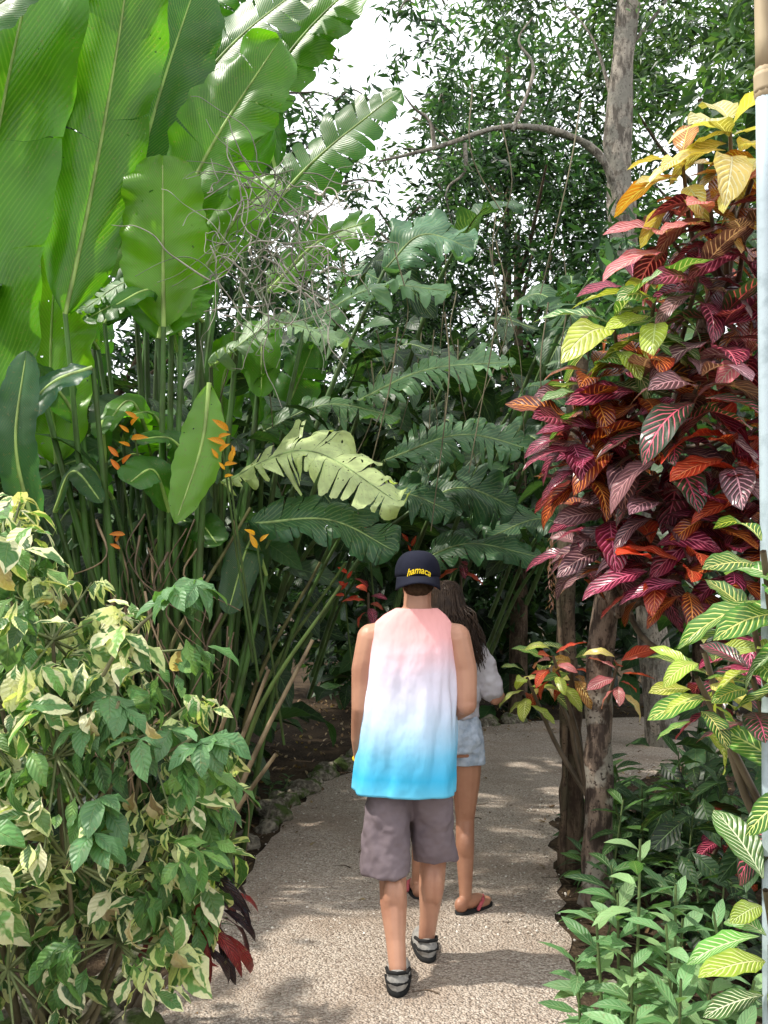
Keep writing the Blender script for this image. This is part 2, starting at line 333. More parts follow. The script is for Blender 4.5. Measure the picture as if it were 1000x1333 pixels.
for nm,b,c,r,nc,per,ls,cols in T:
    M=Mass(); limbs(M,b,(c[0],c[1],c[2]+r[2]*.5),.13 if r[0]>1 else .06,9,r[0]*.7); crown(M,c,r,nc,per,ls,cols,.55 if r[0]>1 else .35,skip=gap); M.build(nm,[m_tree,bark2])
M=Mass(); crown(M,(0,24,3.2),(16,2.5,4.0),330,50,.55,G3,1.2,ovalL); crown(M,(5,23,7),(7,2,3),60,60,.4,G2,1.0,ovalL); M.build('distant_trees',[m_tree])
M=Mass(); M.tube([(2.9,9.2,0),(2.7,9.2,2.2),(2.55,9.2,4.7),(2.42,9.2,6.2),(2.58,9.2,8.2),(2.7,9.3,10)],[.17,.15,.135,.13,.12,.1],(1,1,1),1,16,wob=.5)
M.tube([(2.5,9.1,5.2),(2.36,9.0,5.7),(2.05,8.9,6.12),(1.28,8.8,6.25),(.5,8.7,5.98),(-.05,8.6,5.8)],[.045,.04,.035,.028,.02,.01],(1,1,1),1,8,wob=.6)
for a,b in (((1.28,8.8,6.2),(1.5,8.9,7.4)),((.5,8.7,5.98),(.2,8.7,6.5)),((2.45,9.2,6.4),(1.9,9.3,7.8)),((2.5,9.2,7.2),(3.3,9.3,8.6)),((.8,8.75,6.05),(.6,8.7,5.5))):
    M.tube([a,((a[0]+b[0])/2+.1,a[1],(a[2]+b[2])/2),((a[0]+b[0])/2-.05,a[1],(a[2]+3*b[2])/4),b],[.025,.014,.006],(1,1,1),1,6)
crown(M,(2.3,9.6,8.6),(2.2,.9,1.2),50,80,.13,G2,.4); crown(M,(1.2,9.4,7.1),(.9,.4,.7),16,60,.12,G1,.3); M.build('pale_bark_tree',[m_tree,bark1])
M=Mass()
for k in range(34):
    a=np.array([R(-1.3,.7),R(8,9.5),R(4.6,8.0)]); b=a+np.array([R(-.8,.8),R(-.3,.3),R(-.7,.3)]); M.tube([a,(a+b)/2+[0,0,.1],b],[.012,.004],(.12,.1,.07),1,5)
    N=60; t=rng.uniform(0,1,(N,1)); M.add(small,a+(b-a)*t+rng.normal(0,.07,(N,3)),rdir(N,-.8,.4),rdir(N,.2,1),rng.uniform(.08,.16,N),pick(G1,N),(.2,.3,.1))
M.build('hanging_twigs',[m_tree,m_stem])
# ================================================================ UNDERSTORY
M=Mass(); wide=leaf_tpl(.42,6,.25,1.0,wave=.12,m=1,pet=.12); 
def under(M,xr,yr,zr,N,ls,cols,cond=None):
    P=np.stack([rng.uniform(*xr,N),rng.uniform(*yr,N),rng.uniform(*zr,N)],1)
    if cond: P=P[np.array([cond(p) for p in P])]
    N=len(P)
    if N: M.add(wide,P,rdir(N,-.5,.5)+[0,-.35,0],rdir(N,.6,1),rng.uniform(.4,1.3,N)*ls,pick(cols,N,.5),(.10,.18,.06))
under(M,(-3.5,.3),(6.5,9.5),(.1,3.6),900,.5,G3+G1[:2],lambda p:p[0]<(-1.0 if p[1]<8 else -.6) or p[2]>2.0)
under(M,(-.8,2.2),(11.3,13),(.1,3.2),800,.5,G3+G1[:1])
under(M,(1.8,5.5),(11.5,13),(.1,3.2),500,.5,G3+G1[:1])
under(M,(-1.2,3.0),(7.3,10.5),(2.0,4.0),520,.5,G3+G1[:1])
M.build('understory_plants',[m_plain])
M=Mass(); under(M,(1.5,4.2),(4.2,6.3),(.05,3.2),900,.3,G3+G1[:2],lambda p:p[0]>1.45+(p[1]-4.2)*.25); under(M,(2.4,5),(2.5,5),(.05,4.4),600,.32,G2); under(M,(1.25,2.4),(3.3,4.3),(.02,.9),300,.2,G3+G1[:1]); under(M,(1.7,3.0),(4.4,5.6),(2.4,4.2),260,.26,G3+G2)
M.build('shrub_thicket',[m_plain])
M=Mass(); under(M,(-4.5,-1.7),(3.3,6.5),(.05,2.6),900,.36,G3+G1[:2]); under(M,(-1.7,-1.0),(4.0,6.8),(.03,.9),460,.24,G3+G1[:2]); under(M,(-1.9,-.6),(5.2,6.4),(.9,2.9),330,.34,G3+G1[:1]); M.build('shrub_thicket',[m_plain])
# ================================================================ BANANA / HELICONIA CLUMP
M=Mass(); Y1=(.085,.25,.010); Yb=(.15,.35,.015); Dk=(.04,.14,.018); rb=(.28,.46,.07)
def bl(base,pts,hw,col,up=(0,-1,.25),lobes=1,**k):
    b=np.array(base,float); p0=np.array(pts[0],float)
    M.tube([b,b*.5+p0*.5+np.array([-.05+R(-.06,.06),.0,-.1]),p0],[.026,.02,.013],np.array((.07,.16,.03))*R(.6,1.3),1,8)
    big_leaf(M,pts,hw,up,col,rb,lobes,rib=.014,ribcol=(.33,.48,.12),**k)
bl((-1.35,5.0,0),[(-2.0,4.5,2.35),(-2.03,4.45,3.3),(-1.82,4.4,4.4),(-1.55,4.35,5.3)],.33,Y1,up=(.15,-1,.1),lobes=4,gap=.015,wob=.05)
bl((-1.4,5.2,0),[(-1.78,4.8,2.3),(-1.85,4.9,2.9),(-1.8,4.9,3.7)],.24,Yb,up=(.1,-1,.1),wob=.05)
bl((-1.5,5.2,0),[(-2.1,4.7,2.2),(-2.25,4.8,2.9),(-2.4,4.9,3.6)],.24,Y1,up=(.1,-1,.1),wob=.05)
bl((-1.3,5.0,0),[(-1.66,4.6,3.05),(-1.52,4.6,3.7),(-1.36,4.55,4.5),(-1.25,4.5,5.2)],.235,Y1,up=(.25,-1,.1),lobes=3,gap=.015,wob=.05)
bl((-1.2,5.1,0),[(-1.16,4.65,3.0),(-1.15,4.6,3.4),(-1.14,4.55,3.85)],.225,Yb,up=(.0,-1,.15),pw=2.6,ep=.5,wob=.04)
bl((-1.15,5.2,0),[(-1.2,4.7,2.95),(-1.16,4.75,3.2),(-1.10,4.8,3.4)],.24,Y1,up=(.0,-1,.15))
bl((-1.2,5.3,0),[(-1.15,4.8,3.6),(-.9,4.75,4.05),(-.55,4.7,4.55)],.24,Y1,up=(.1,-1,.35),lobes=4,gap=.05,wob=.05)
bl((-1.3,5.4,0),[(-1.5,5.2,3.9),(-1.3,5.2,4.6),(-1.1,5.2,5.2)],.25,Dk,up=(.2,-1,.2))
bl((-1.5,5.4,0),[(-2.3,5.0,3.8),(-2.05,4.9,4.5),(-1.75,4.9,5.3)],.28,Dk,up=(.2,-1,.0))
bl((-1.5,4.6,0),[(-2.15,4.2,3.9),(-1.95,4.1,4.2),(-1.6,4.1,4.45)],.16,Dk,up=(.2,-1,.6))
bl((-1.1,5.3,0),[(-1.05,5.0,3.35),(-.85,5.0,3.7),(-.6,5,3.95)],.16,Yb,up=(.2,-1,.5),lobes=4,gap=.12)
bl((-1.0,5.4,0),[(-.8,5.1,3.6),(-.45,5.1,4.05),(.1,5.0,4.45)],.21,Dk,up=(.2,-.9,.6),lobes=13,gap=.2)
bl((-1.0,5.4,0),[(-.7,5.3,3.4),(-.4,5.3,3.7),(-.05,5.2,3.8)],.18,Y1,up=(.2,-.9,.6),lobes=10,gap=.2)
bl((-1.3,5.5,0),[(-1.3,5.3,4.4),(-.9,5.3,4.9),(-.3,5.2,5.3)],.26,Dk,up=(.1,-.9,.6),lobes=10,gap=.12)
bl((-1.3,5.5,0),[(-.9,5.4,4.4),(-.5,5.4,5.0),(.1,5.3,5.5)],.24,Y1,up=(.1,-.9,.6),lobes=11,gap=.15)
bl((-1.3,5.6,0),[(-1.5,5.5,4.3),(-1.6,5.5,5.0),(-1.6,5.5,5.9)],.32,Y1,up=(.0,-1,.1))
for i in range(22):
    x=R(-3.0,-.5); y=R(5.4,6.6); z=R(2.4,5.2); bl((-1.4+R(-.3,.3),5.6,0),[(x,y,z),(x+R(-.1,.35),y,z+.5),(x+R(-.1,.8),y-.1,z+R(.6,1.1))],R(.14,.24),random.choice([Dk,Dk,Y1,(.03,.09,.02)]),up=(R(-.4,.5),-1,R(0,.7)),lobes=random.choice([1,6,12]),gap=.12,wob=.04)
bl((-1.0,4.9,.3),[(-.90,4.55,2.68),(-.93,4.5,2.35),(-1.05,4.45,1.95)],.115,(.15,.32,.04),up=(.25,-1,.05),pw=2.2,ep=.8)
bl((-1.3,4.9,.3),[(-1.45,4.4,2.72),(-1.65,4.35,2.62),(-1.85,4.3,2.35)],.12,(.04,.13,.07),up=(.0,-.7,.8))
bl((-1.2,5.1,0),[(-1.0,4.9,3.1),(-1.25,4.8,3.25),(-1.6,4.7,3.05)],.15,Dk,up=(0,-.6,.8),lobes=14,gap=.3)
bl((-1.5,4.9,0),[(-1.7,4.3,1.9),(-1.75,4.2,2.3),(-1.7,4.2,2.75)],.1,(.05,.15,.06),up=(0,-1,.1))
bl((-1.6,4.9,0),[(-1.95,4.2,2.1),(-2.1,4.1,2.35),(-2.35,4.1,2.4)],.13,(.05,.16,.05),up=(0,-.6,.8))
for i in range(30):
    x=R(-1.9,-.65); z=R(1.5,3.1); y=R(4.6,5.5); a=R(-.5,.5); bl((-1.15+R(-.3,.3),5.0,0),[(x,y,z),(x+a*.3,y-.12,z+.2),(x+a*.75,y-.3,z+R(-.25,.3))],R(.06,.13),random.choice([Dk,Dk,(.03,.09,.03),(.02,.06,.02),Y1]),up=(R(-.4,.4),-.7,.7),lobes=random.choice([1,1,9]),gap=.2)
for i in range(18):
    b=np.array([R(-1.5,-.85),R(4.7,5.6),0]); a=R(-.7,.65); h=R(1.2,2.8); e=b+np.array([a*h*.65,R(-.4,.2),h]); M.tube([b,(b+e)/2+[-a*.25,0,.08],e],[.02,.008],pick([(.06,.13,.025),(.13,.2,.05),(.04,.08,.02),(.2,.19,.07)],1)[0],1,7)
for a,b in (((-.95,4.7,.1),(-.38,4.7,1.35)),((-1.0,4.6,.05),(-.55,4.5,.78)),((-1.1,4.6,.05),(-.75,4.4,1.1)),((-1.0,4.7,.05),(-.6,4.6,1.2))): M.tube([a,((a[0]+b[0])/2-.03,a[1],(a[2]+b[2])/2),b],[.018,.010],(.36,.27,.16),1,7)
for i in range(90):
    b=np.array([R(-1.6,-.75),R(4.4,5.0),R(.4,2.0)]); M.tube([b,b+[R(-.1,.1),-.05,-.2],b+[R(-.25,.25),-.05,-R(.25,.6)]],[R(.004,.010),.002],pick([(.26,.18,.10),(.15,.10,.055)],1)[0],1,4)
M.build('banana_plant',[m_banana,m_stem])
M=Mass(); bract=leaf_tpl(.34,5,.9,.5,pet=0)
for p,c,n,L in (((-1.27,4.5,2.40),(.9,.33,.02),5,.09),((-.82,4.5,2.32),(.9,.36,.02),6,.10),((-.78,4.45,2.22),(.9,.42,.02),4,.08),((-1.34,4.5,2.24),(.85,.2,.02),3,.08),((-.66,4.6,1.85),(.85,.42,.03),3,.08),((-.25,5.6,1.62),(.6,.02,.03),6,.09),((-.1,5.9,1.95),(.55,.03,.02),3,.09),((.2,6.4,1.9),(.5,.02,.03),4,.09),((-1.33,4.45,1.84),(.7,.2,.03),3,.08)):
    p=np.array(p); M.tube([p+[.1,.35,-1.1],p+[0.03,.15,-.4],p],[.008,.005],(.07,.13,.03),1,6)
    for k in range(n):
        sd=1 if k%2 else -1; M.add(bract,[p+[R(-.03,.03),0,-.035*(k-n/2)]],[[sd*R(.2,1),-.4,R(-.1,1.2)]],[(0,-1,.3)],[R(.6,1.15)*L],np.array(c)*R(.75,1.05),(.9,.6,.05))
M.build('heliconia_flowers',[m_plain,m_stem])
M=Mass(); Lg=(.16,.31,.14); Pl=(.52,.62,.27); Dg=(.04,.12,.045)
def tl(base,pts,hw,col,up,lobes=9,gap=.35,**k):
    p0=np.array(pts[0],float); b=np.array(base,float); M.tube([b,b*.4+p0*.6+[0,0,.12],p0],[.022,.012],(.08,.15,.04),1,7); big_leaf(M,pts,hw,up,col,(.35,.45,.2),lobes,gap,rib=.010,ribcol=(.3,.42,.15),wob=.06,**k)
tl((-1.0,5.3,1.0),[(-.92,5.0,2.22),(-.42,4.85,2.38),(.10,4.65,2.06)],.27,Pl,(.1,-.66,.75),16,.3,pw=2.4)
tl((-.8,5.8,1.2),[(-.2,5.4,2.75),(.25,5.4,2.96),(.80,5.35,3.0)],.22,Lg,(.1,-.62,.8),20,.45)
tl((-.7,6.2,1.2),[(0.0,5.7,2.45),(.5,5.7,2.62),(1.0,5.65,2.5)],.23,(.09,.2,.09),(.1,-.7,.7),20,.35)
tl((-.9,5.8,1.2),[(-.5,5.6,3.3),(-.05,5.5,3.5),(.42,5.5,3.48)],.22,Lg,(.0,-.6,.8),13,.2)
tl((-.9,6.0,1.5),[(0.0,5.9,3.75),(.25,5.8,3.95),(.6,5.8,3.85)],.27,(.1,.22,.12),(.1,-.75,.6),6,.1)
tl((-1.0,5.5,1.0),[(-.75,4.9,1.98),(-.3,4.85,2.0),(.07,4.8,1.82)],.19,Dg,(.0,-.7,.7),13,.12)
tl((-1.0,5.3,1.5),[(-1.0,5.1,2.9),(-.6,5.0,3.12),(-.2,4.95,2.98)],.18,(.22,.35,.17),(.0,-.55,.85),16,.4)
tl((-1.0,5.3,1.5),[(-1.05,4.9,3.2),(-1.35,4.8,3.3),(-1.65,4.75,3.1)],.13,(.2,.33,.17),(.0,-.55,.85),15,.4)
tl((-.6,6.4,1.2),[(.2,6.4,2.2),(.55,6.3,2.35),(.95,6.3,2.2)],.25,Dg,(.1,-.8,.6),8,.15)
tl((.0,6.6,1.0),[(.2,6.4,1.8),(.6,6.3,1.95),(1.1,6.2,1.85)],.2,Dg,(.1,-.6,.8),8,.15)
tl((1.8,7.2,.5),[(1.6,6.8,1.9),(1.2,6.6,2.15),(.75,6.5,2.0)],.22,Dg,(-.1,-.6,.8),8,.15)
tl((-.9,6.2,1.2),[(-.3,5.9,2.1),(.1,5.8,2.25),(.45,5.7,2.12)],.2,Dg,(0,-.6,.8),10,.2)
tl((-.9,6.2,1.2),[(-.75,5.5,2.6),(-.35,5.4,2.75),(.1,5.3,2.65)],.16,(.08,.18,.06),(0,-.6,.8),12,.3)
for i in range(38):
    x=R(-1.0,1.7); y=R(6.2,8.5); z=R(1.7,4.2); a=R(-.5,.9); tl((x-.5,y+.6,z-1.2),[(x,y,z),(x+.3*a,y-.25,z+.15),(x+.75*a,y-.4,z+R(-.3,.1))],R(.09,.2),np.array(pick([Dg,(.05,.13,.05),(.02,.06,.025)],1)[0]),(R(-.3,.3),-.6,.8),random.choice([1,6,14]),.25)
M.build('torn_leaf_plants',[m_torn,m_stem])
M=Mass()
for i in range(120):
    c=np.array([-.55,4.55,3.36]); p=c+np.array([R(-.34,.28),R(-.12,.12),R(-.36,.42)]); pts=[p]; d=np.array([R(-1,1),R(-.3,.3),R(-1,1)])
    for k in range(7): d=d*.8+np.array([R(-1,1),R(-.3,.3),R(-1,.8)])*.55; p=p+d*.085; pts.append(p)
    M.tube(pts,[R(.002,.006),.0015],pick([(.5,.46,.38),(.36,.33,.27),(.22,.26,.16)],1)[0],1,4)
for i in range(34):
    p=np.array([R(-1.0,1.4),R(5,7.5),R(3,4.6)]); M.tube([p,p+[R(-.1,.1),0,-.4],p+[R(-.25,.25),.1,-R(.6,1.3)]],[.005,.003],(.2,.17,.1),1,4)
M.build('vine_tangle',[m_plain,m_stem])
# ================================================================ CROTONS
cro=[leaf_tpl(.42,9,.22,d,wave=.14,m=2,pet=.07,peak=.95,sharp=.6,twist=tw) for d in (.5,.9,1.35) for tw in (-.5,.4)]
MR=((.14,.010,.03),(.75,.16,.27)); MO=((.18,.02,.010),(.88,.30,.06)); DG=((.035,.06,.03),(.68,.12,.22)); MG=((.16,.07,.09),(.62,.36,.36))
YE=((.72,.60,.16),(.88,.83,.50)); YR=((.50,.20,.03),(.88,.70,.22)); CR=((.12,.29,.06),(.87,.88,.55)); RD=((.58,.05,.025),(.88,.24,.10)); GY=((.08,.23,.03),(.80,.80,.27)); PK=((.58,.15,.17),(.87,.55,.48)); YG=((.38,.50,.06),(.8,.82,.35))
def whorl(M,p,pal,n,L,axis=(0,-.3,1),br=None,spread=(-.4,.7),tpls=None):
    p=np.array(p,float)
    for k in range(n):
        a=k*2.4+R(-.4,.4); e=spread[0]+(spread[1]-spread[0])*k/n+R(-.1,.1); r=math.sqrt(max(.05,1-e*e)); d=np.array([r*math.cos(a),r*math.sin(a)*.8-.3,e])
        c,c2=random.choice(pal); q=p+np.array([0,0,-.14+.18*k/n])+d*.02
        M.add(random.choice(tpls or cro),[q],[d],[(R(-.35,.35),R(-.8,-.1),1)],[L*R(.65,1.15)],vary(c,1,.4),vary(c2,1,.15))
    if br is not None:
        b=np.array(br,float); M.tube([b,(b+p)/2+[R(-.06,.06),.08,-.05],p],[.018,.008],(.16,.12,.08),1,6)
M=Mass()
M.tube([(1.08,4.53,-.02),(1.11,4.53,.6),(1.10,4.52,1.2),(1.18,4.45,1.9),(1.35,4.3,2.5)],[.085,.07,.065,.055,.04],(1,1,1),2,16,wob=.5)
M.tube([(1.35,4.3,2.3),(1.5,4.1,2.9),(1.62,3.9,3.4)],[.035,.02],(1,1,1),2,8); M.tube([(1.15,4.4,1.5),(1.5,4.1,1.8),(1.8,3.8,2.4)],[.035,.02],(1,1,1),2,8)
mid=(1.35,4.3,2.3); low=(1.2,4.45,1.6); hi=(1.55,4.0,3.0)
SW=[(1.41,3.6,3.48,[YE],hi,.32),(1.25,3.7,3.40,[YE,YE,YR],hi,.30),(1.53,3.6,3.36,[YE,YE,YR],hi,.28),(1.33,3.6,3.17,[PK,MR,YR],hi,.28),(1.47,3.6,3.05,[MO,MR,MG],hi,.3),(1.22,3.8,3.14,[MG,MR,PK],hi,.3),
 (1.28,3.6,2.89,[MR,MG],mid,.3),(.96,3.7,2.72,[CR,CR,YG],mid,.34),(1.12,3.65,2.82,[CR,YG,CR],mid,.33),(1.37,3.6,2.70,[MG,MR,DG],mid,.32),(.90,3.8,2.54,[MO,CR],mid,.3),(1.08,3.7,2.52,[MR,MG,MO],mid,.32),(1.23,3.45,2.42,[DG,MG,MR],mid,.34),(1.48,3.6,2.55,[MR,PK],mid,.3),
 (.82,3.85,2.36,[MO,MO,MR],mid,.31),(.86,3.8,2.2,[MO,MR],mid,.28),(1.0,3.8,2.28,[MO,MR,MG],mid,.32),(1.18,3.6,2.23,[MR,MG,DG],mid,.33),(1.37,3.5,2.21,[MG,MR,RD],mid,.3),(1.0,3.9,2.03,[MR,MG,MG],low,.32),(1.16,3.7,1.99,[MG,MG,MR],low,.32),(1.33,3.6,1.98,[MR,MO],low,.3),(1.47,3.5,2.06,[MR,RD],low,.3),
 (1.0,4.0,1.86,[MG,MG,MR],low,.28),(1.12,3.7,1.77,[MR,RD],low,.28),(1.23,3.6,1.72,[RD,MO,MR],low,.3),(1.42,3.6,1.8,[MR,MO],low,.3),(1.46,3.5,1.45,[MR,DG],low,.26),(1.27,3.4,1.28,[MR,DG,GY],low,.24),(1.6,3.8,2.9,[MR,MO],hi,.3),(1.7,3.8,2.4,[MR,MO],mid,.3),(1.75,3.8,1.95,[MR,MO],low,.3)]
for x,y,z,pal,br,L in SW:
    whorl(M,(x,y,z),pal,12,L,br=br)
    if z>1.6 and pal[0] not in (YE,CR): whorl(M,(x+R(-.05,.18),y+R(.2,.45),z+R(-.12,.12)),[MR,MG,MO],7,.28)
M.build('red_croton',[m_croton,m_stem,bark3])
M=Mass(); M.tube([(1.08,5.15,-.02),(1.10,5.15,.7),(1.06,5.15,1.4),(1.12,5.3,2.4),(1.3,5.6,3.4)],[.07,.06,.055,.05,.04],(1,1,1),1,12,wob=.6)
M.tube([(1.02,5.05,0),(1.04,5.08,.8),(1.0,5.1,1.7)],[.02,.015],(1,1,1),1,6); M.tube([(1.30,3.9,1.98),(1.6,3.8,1.86),(1.9,3.8,1.5)],[.02,.015],(1,1,1),1,6)
crown(M,(1.6,5.8,3.4),(.8,.5,.7),14,60,.16,G1,.3); M.build('slender_tree',[m_tree,bark2])
M=Mass()
for x,y,z,pal in ((.98,4.6,1.25,[GY,YR,RD]),(.76,4.7,1.15,[YG,GY,RD,YG]),(.86,4.5,1.28,[RD,PK,YG]),(.9,4.9,1.2,[GY,YE]),(1.15,4.35,1.25,[RD,YE,PK])): whorl(M,(x,y,z),pal,10,.17,br=(1.1,4.75,.5))
M.build('young_croton',[m_croton,m_stem])
M=Mass()
for x,y,z,pal,L in ((.91,2.12,1.70,[GY],.2),(.96,2.1,1.58,[GY,CR],.19),(.92,2.2,1.52,[GY,YG],.17),(.87,2.4,1.44,[YG,YG,YE],.16),(.85,2.4,1.37,[YG,GY],.16),(.96,2.3,1.38,[GY,GY,DG],.19),(.95,2.2,.86,[GY,CR,YG],.2),(.92,2.1,.76,[GY,CR,YG],.19),(1.08,2.3,1.1,[GY,DG],.2),(1.08,2.2,1.5,[GY],.22)): whorl(M,(x,y,z),pal,7,L,br=(1.25,2.45,max(.1,z-.8)),spread=(-.3,.6))
M.tube([(1.25,2.45,0),(1.25,2.45,.6),(1.15,2.4,1.2)],[.014,.008],(.2,.16,.1),1,6); M.build('yellow_green_croton',[m_croton,m_stem])
M=Mass(); strap=[leaf_tpl(.16,8,.3,d,wave=.2,m=1,pet=.05,peak=.8) for d in (1.4,1.9)]
for x,y,z in ((-.66,3.1,.62),(-.74,3.2,.56),(-.60,3.2,.52),(-.8,3.1,.66),(-.62,3.0,.55)): whorl(M,(x,y,z),[((.03,.006,.012),(.2,.02,.03)),((.012,.008,.012),(.08,.03,.03)),((.02,.01,.015),(.08,.03,.03)),((.22,.02,.02),(.35,.05,.04))],12,.24,br=(-.95,3.2,0),spread=(-.5,.5),tpls=strap)
for x,y,z in ((-.1,5.6,1.6),(.35,6.2,1.55),(.55,6.4,1.9),(1.5,3.9,.55),(1.6,4.2,.5)): whorl(M,(x,y,z),[RD,MR],8,.16,br=(x+.1,y+.3,0))
M.build('dark_red_cordyline',[m_croton,m_stem])
# ================================================================ LEFT VARIEGATED BUSH
M=Mass(); bl3=[leaf_tpl(.48,6,.2,d,wave=.2,m=1,pet=.12,peak=.85,twist=tw) for d in (.4,1.0,1.7) for tw in (-.6,.5)]
GC=[(.09,.22,.06),(.065,.16,.045),(.13,.28,.07),(.18,.34,.09)]; CC=[(.72,.72,.42),(.62,.68,.30),(.74,.70,.46)]
cl=[((-1.2,2.8,1.72),.2),((-1.05,2.8,1.45),.28),((-1.4,3.0,1.65),.3),((-.85,2.85,1.40),.22),((-.75,2.8,1.15),.26),((-1.0,2.7,1.1),.32),((-1.3,2.8,1.2),.35),((-.62,2.85,.98),.18),((-.95,2.65,.8),.32),((-.72,2.8,.72),.24),((-1.25,2.7,.75),.38),((-.85,2.8,.5),.25),((-1.15,2.7,.45),.35),((-1.5,2.8,1.0),.45),((-1.7,3.0,1.4),.45),((-1.5,2.9,.5),.45),((-.68,2.95,.62),.18)]
for (c,r) in cl:
    c=np.array(c); b=np.array([-1.15,3.0,0]); M.tube([b+[R(-.1,.1),0,0],(b+c)/2+[.05,.0,0],c],[.014,.006],(.2,.17,.1),1,6)
    ns=int(r*60)
    for k in range(ns):
        q=c+rdir(1,-.8,1)[0]*r*R(.4,1.15); n=7; ax=(q-c)/r; M.tube([c,(c+q)/2,q],[.006,.003],(.2,.24,.1),1,4)
        D=rdir(n,-.95,.25)+ax*.7+[0,-.2,-.2]; pl=R(0,1)<.3; tone=R(.6,1.3); sz=R(.75,1.3)
        M.add(random.choice(bl3),q+rng.normal(0,.025,(n,3)),D,np.array([0,-.4,1])+rng.normal(0,.35,(n,3)),rng.uniform(.075,.14,n)*sz,pick(GC,n)*tone,pick(CC if not pl else GC,n,.15))
    for k in range(int(r*16)):
        q=c+rdir(1,-.8,.6)[0]*r*R(.7,1.1); M.add(bl3[4],[q],[[R(-.4,.4),-.3,-1]],[[R(-1,1),-1,.2]],[R(.08,.15)],pick([(.5,.38,.22),(.35,.24,.12)],1),pick([(.62,.52,.34)],1))
for c in ((-.55,2.6,1.18),(-.82,2.5,.93),(-.66,2.75,1.6),(-.78,2.6,1.28)):
    for k in range(4):
        q=np.array(c)+rng.normal(0,.05,3); n=6; a=np.arange(n)*1.05+R(0,1)+rng.normal(0,.2,n); D=np.stack([np.cos(a),np.sin(a)*.8-.2,np.full(n,-.2)+rng.normal(0,.3,n)],1)
        M.add(bl3[2+k%2],np.tile(q,(n,1)),D,(R(-.3,.3),-.45,1),rng.uniform(.09,.15,n),pick([(.08,.2,.07),(.1,.24,.09),(.14,.28,.12)],n),pick([(.1,.22,.08)],n))
    M.tube([(-1.1,2.9,.4),(-.9,2.75,c[2]*.8),c],[.01,.005],(.3,.28,.16),1,5)
M.build('variegated_bush',[m_bush,m_stem])
M=Mass(); blade=leaf_tpl(.06,8,.3,1.7,pet=0)
for c,n,L in (((-1.15,2.6,.05),50,.5),((-.95,4.1,.02),30,.28),((1.2,4.9,.05),30,.3),((-1.0,2.9,.02),40,.4)):
    D=rdir(n,.2,.9); M.add(blade,np.array(c)+rng.normal(0,.05,(n,3))*[1,1,0],D,(0,0,1),rng.uniform(.6,1.1,n)*L,pick([(.03,.08,.03),(.06,.14,.04)],n),(.1,.2,.06))
M.build('grass_tufts',[m_plain])
# ================================================================ LOWER RIGHT PLANT + RIGHT GROUND COVER
lan=[leaf_tpl(.30,7,.3,d,m=1,pet=.06,peak=.85,wave=.1,twist=tw) for d in (.2,.6,1.0) for tw in (-.4,.3)]
def herb(M,base,top,n,L,cols):
    base=np.array(base,float); top=np.array(top,float); M.tube([base,(base+top)/2+[R(-.03,.03),0,0],top],[.007,.004],(.14,.2,.07),1,5)
    for k in range(n):
        t=.25+.75*k/n; a=k*2.4+R(-.3,.3); q=base+(top-base)*t; e=-.1+.9*(k/n)**2; d=np.array([math.cos(a),math.sin(a),e+R(-.1,.4)])
        M.add(random.choice(lan),[q],[d],[(R(-.2,.2),-.2,1)],[L*(1.1-.4*t)*R(.7,1.2)],pick(cols,1),(.34,.46,.24))
HC=[(.15,.30,.12),(.20,.36,.16),(.10,.23,.08),(.25,.40,.17)]
M=Mass()
for x,z in ((.75,.88),(.62,.66),(.86,.74),(.80,.56),(.95,.68),(1.05,.5),(.58,.5),(.7,.46),(.93,.5),(1.15,.42),(.66,.38),(.86,.4),(1.02,.36),(.75,.32),(.6,.36),(.9,.62),(.7,.58),(.82,.46),(.95,.42),(.7,.7),(.8,.66),(.66,.52)):
    y=R(2.3,2.7); herb(M,(x+R(-.05,.12),y+.1,0),(x,y,z),18,.17,HC)
M.build('broadleaf_herb',[m_plain,m_stem])
M=Mass()
for i in range(28):
    x,y=R(.98,1.6),R(4.0,5.9); x+=(y-4)*.2; herb(M,(x,y,0),(x+R(-.12,.05),y-.05,R(.2,.65)),15,.24,[(.04,.11,.025),(.07,.17,.035),(.03,.08,.03)])
for i in range(22):
    x,y=R(1.1,2.2),R(3.0,4.2); herb(M,(x,y,0),(x+R(-.1,.1),y,R(.1,.45)),11,.15,[(.03,.08,.025),(.05,.12,.03),(.02,.05,.02)])
for i in range(24):
    y=R(3.6,7); x=-.95-R(0,.5)+(y-4)*.05; herb(M,(x,y,0),(x+R(-.05,.1),y,R(.08,.3)),10,.13,[(.04,.1,.03),(.06,.14,.04),(.02,.05,.02)])
M.build('ground_cover_plants',[m_plain,m_stem])
M=Mass(); 
for k in range(70): 
    p=np.array([.90+R(-.015,.015),4.75+R(-.015,.015),1.9-k*.0055]); M.add(small,[p],[[R(-1,1),R(-1,1),-.6]],[(0,0,1)],[.035],(.5,.28,.22),(.4,.2,.2))
M.tube([(.90,4.75,1.9),(.95,4.8,2.0),(1.1,5,2.1)],[.004,.004],(.2,.1,.08),1,5); M.build('flower_tassel',[m_plain,m_stem])
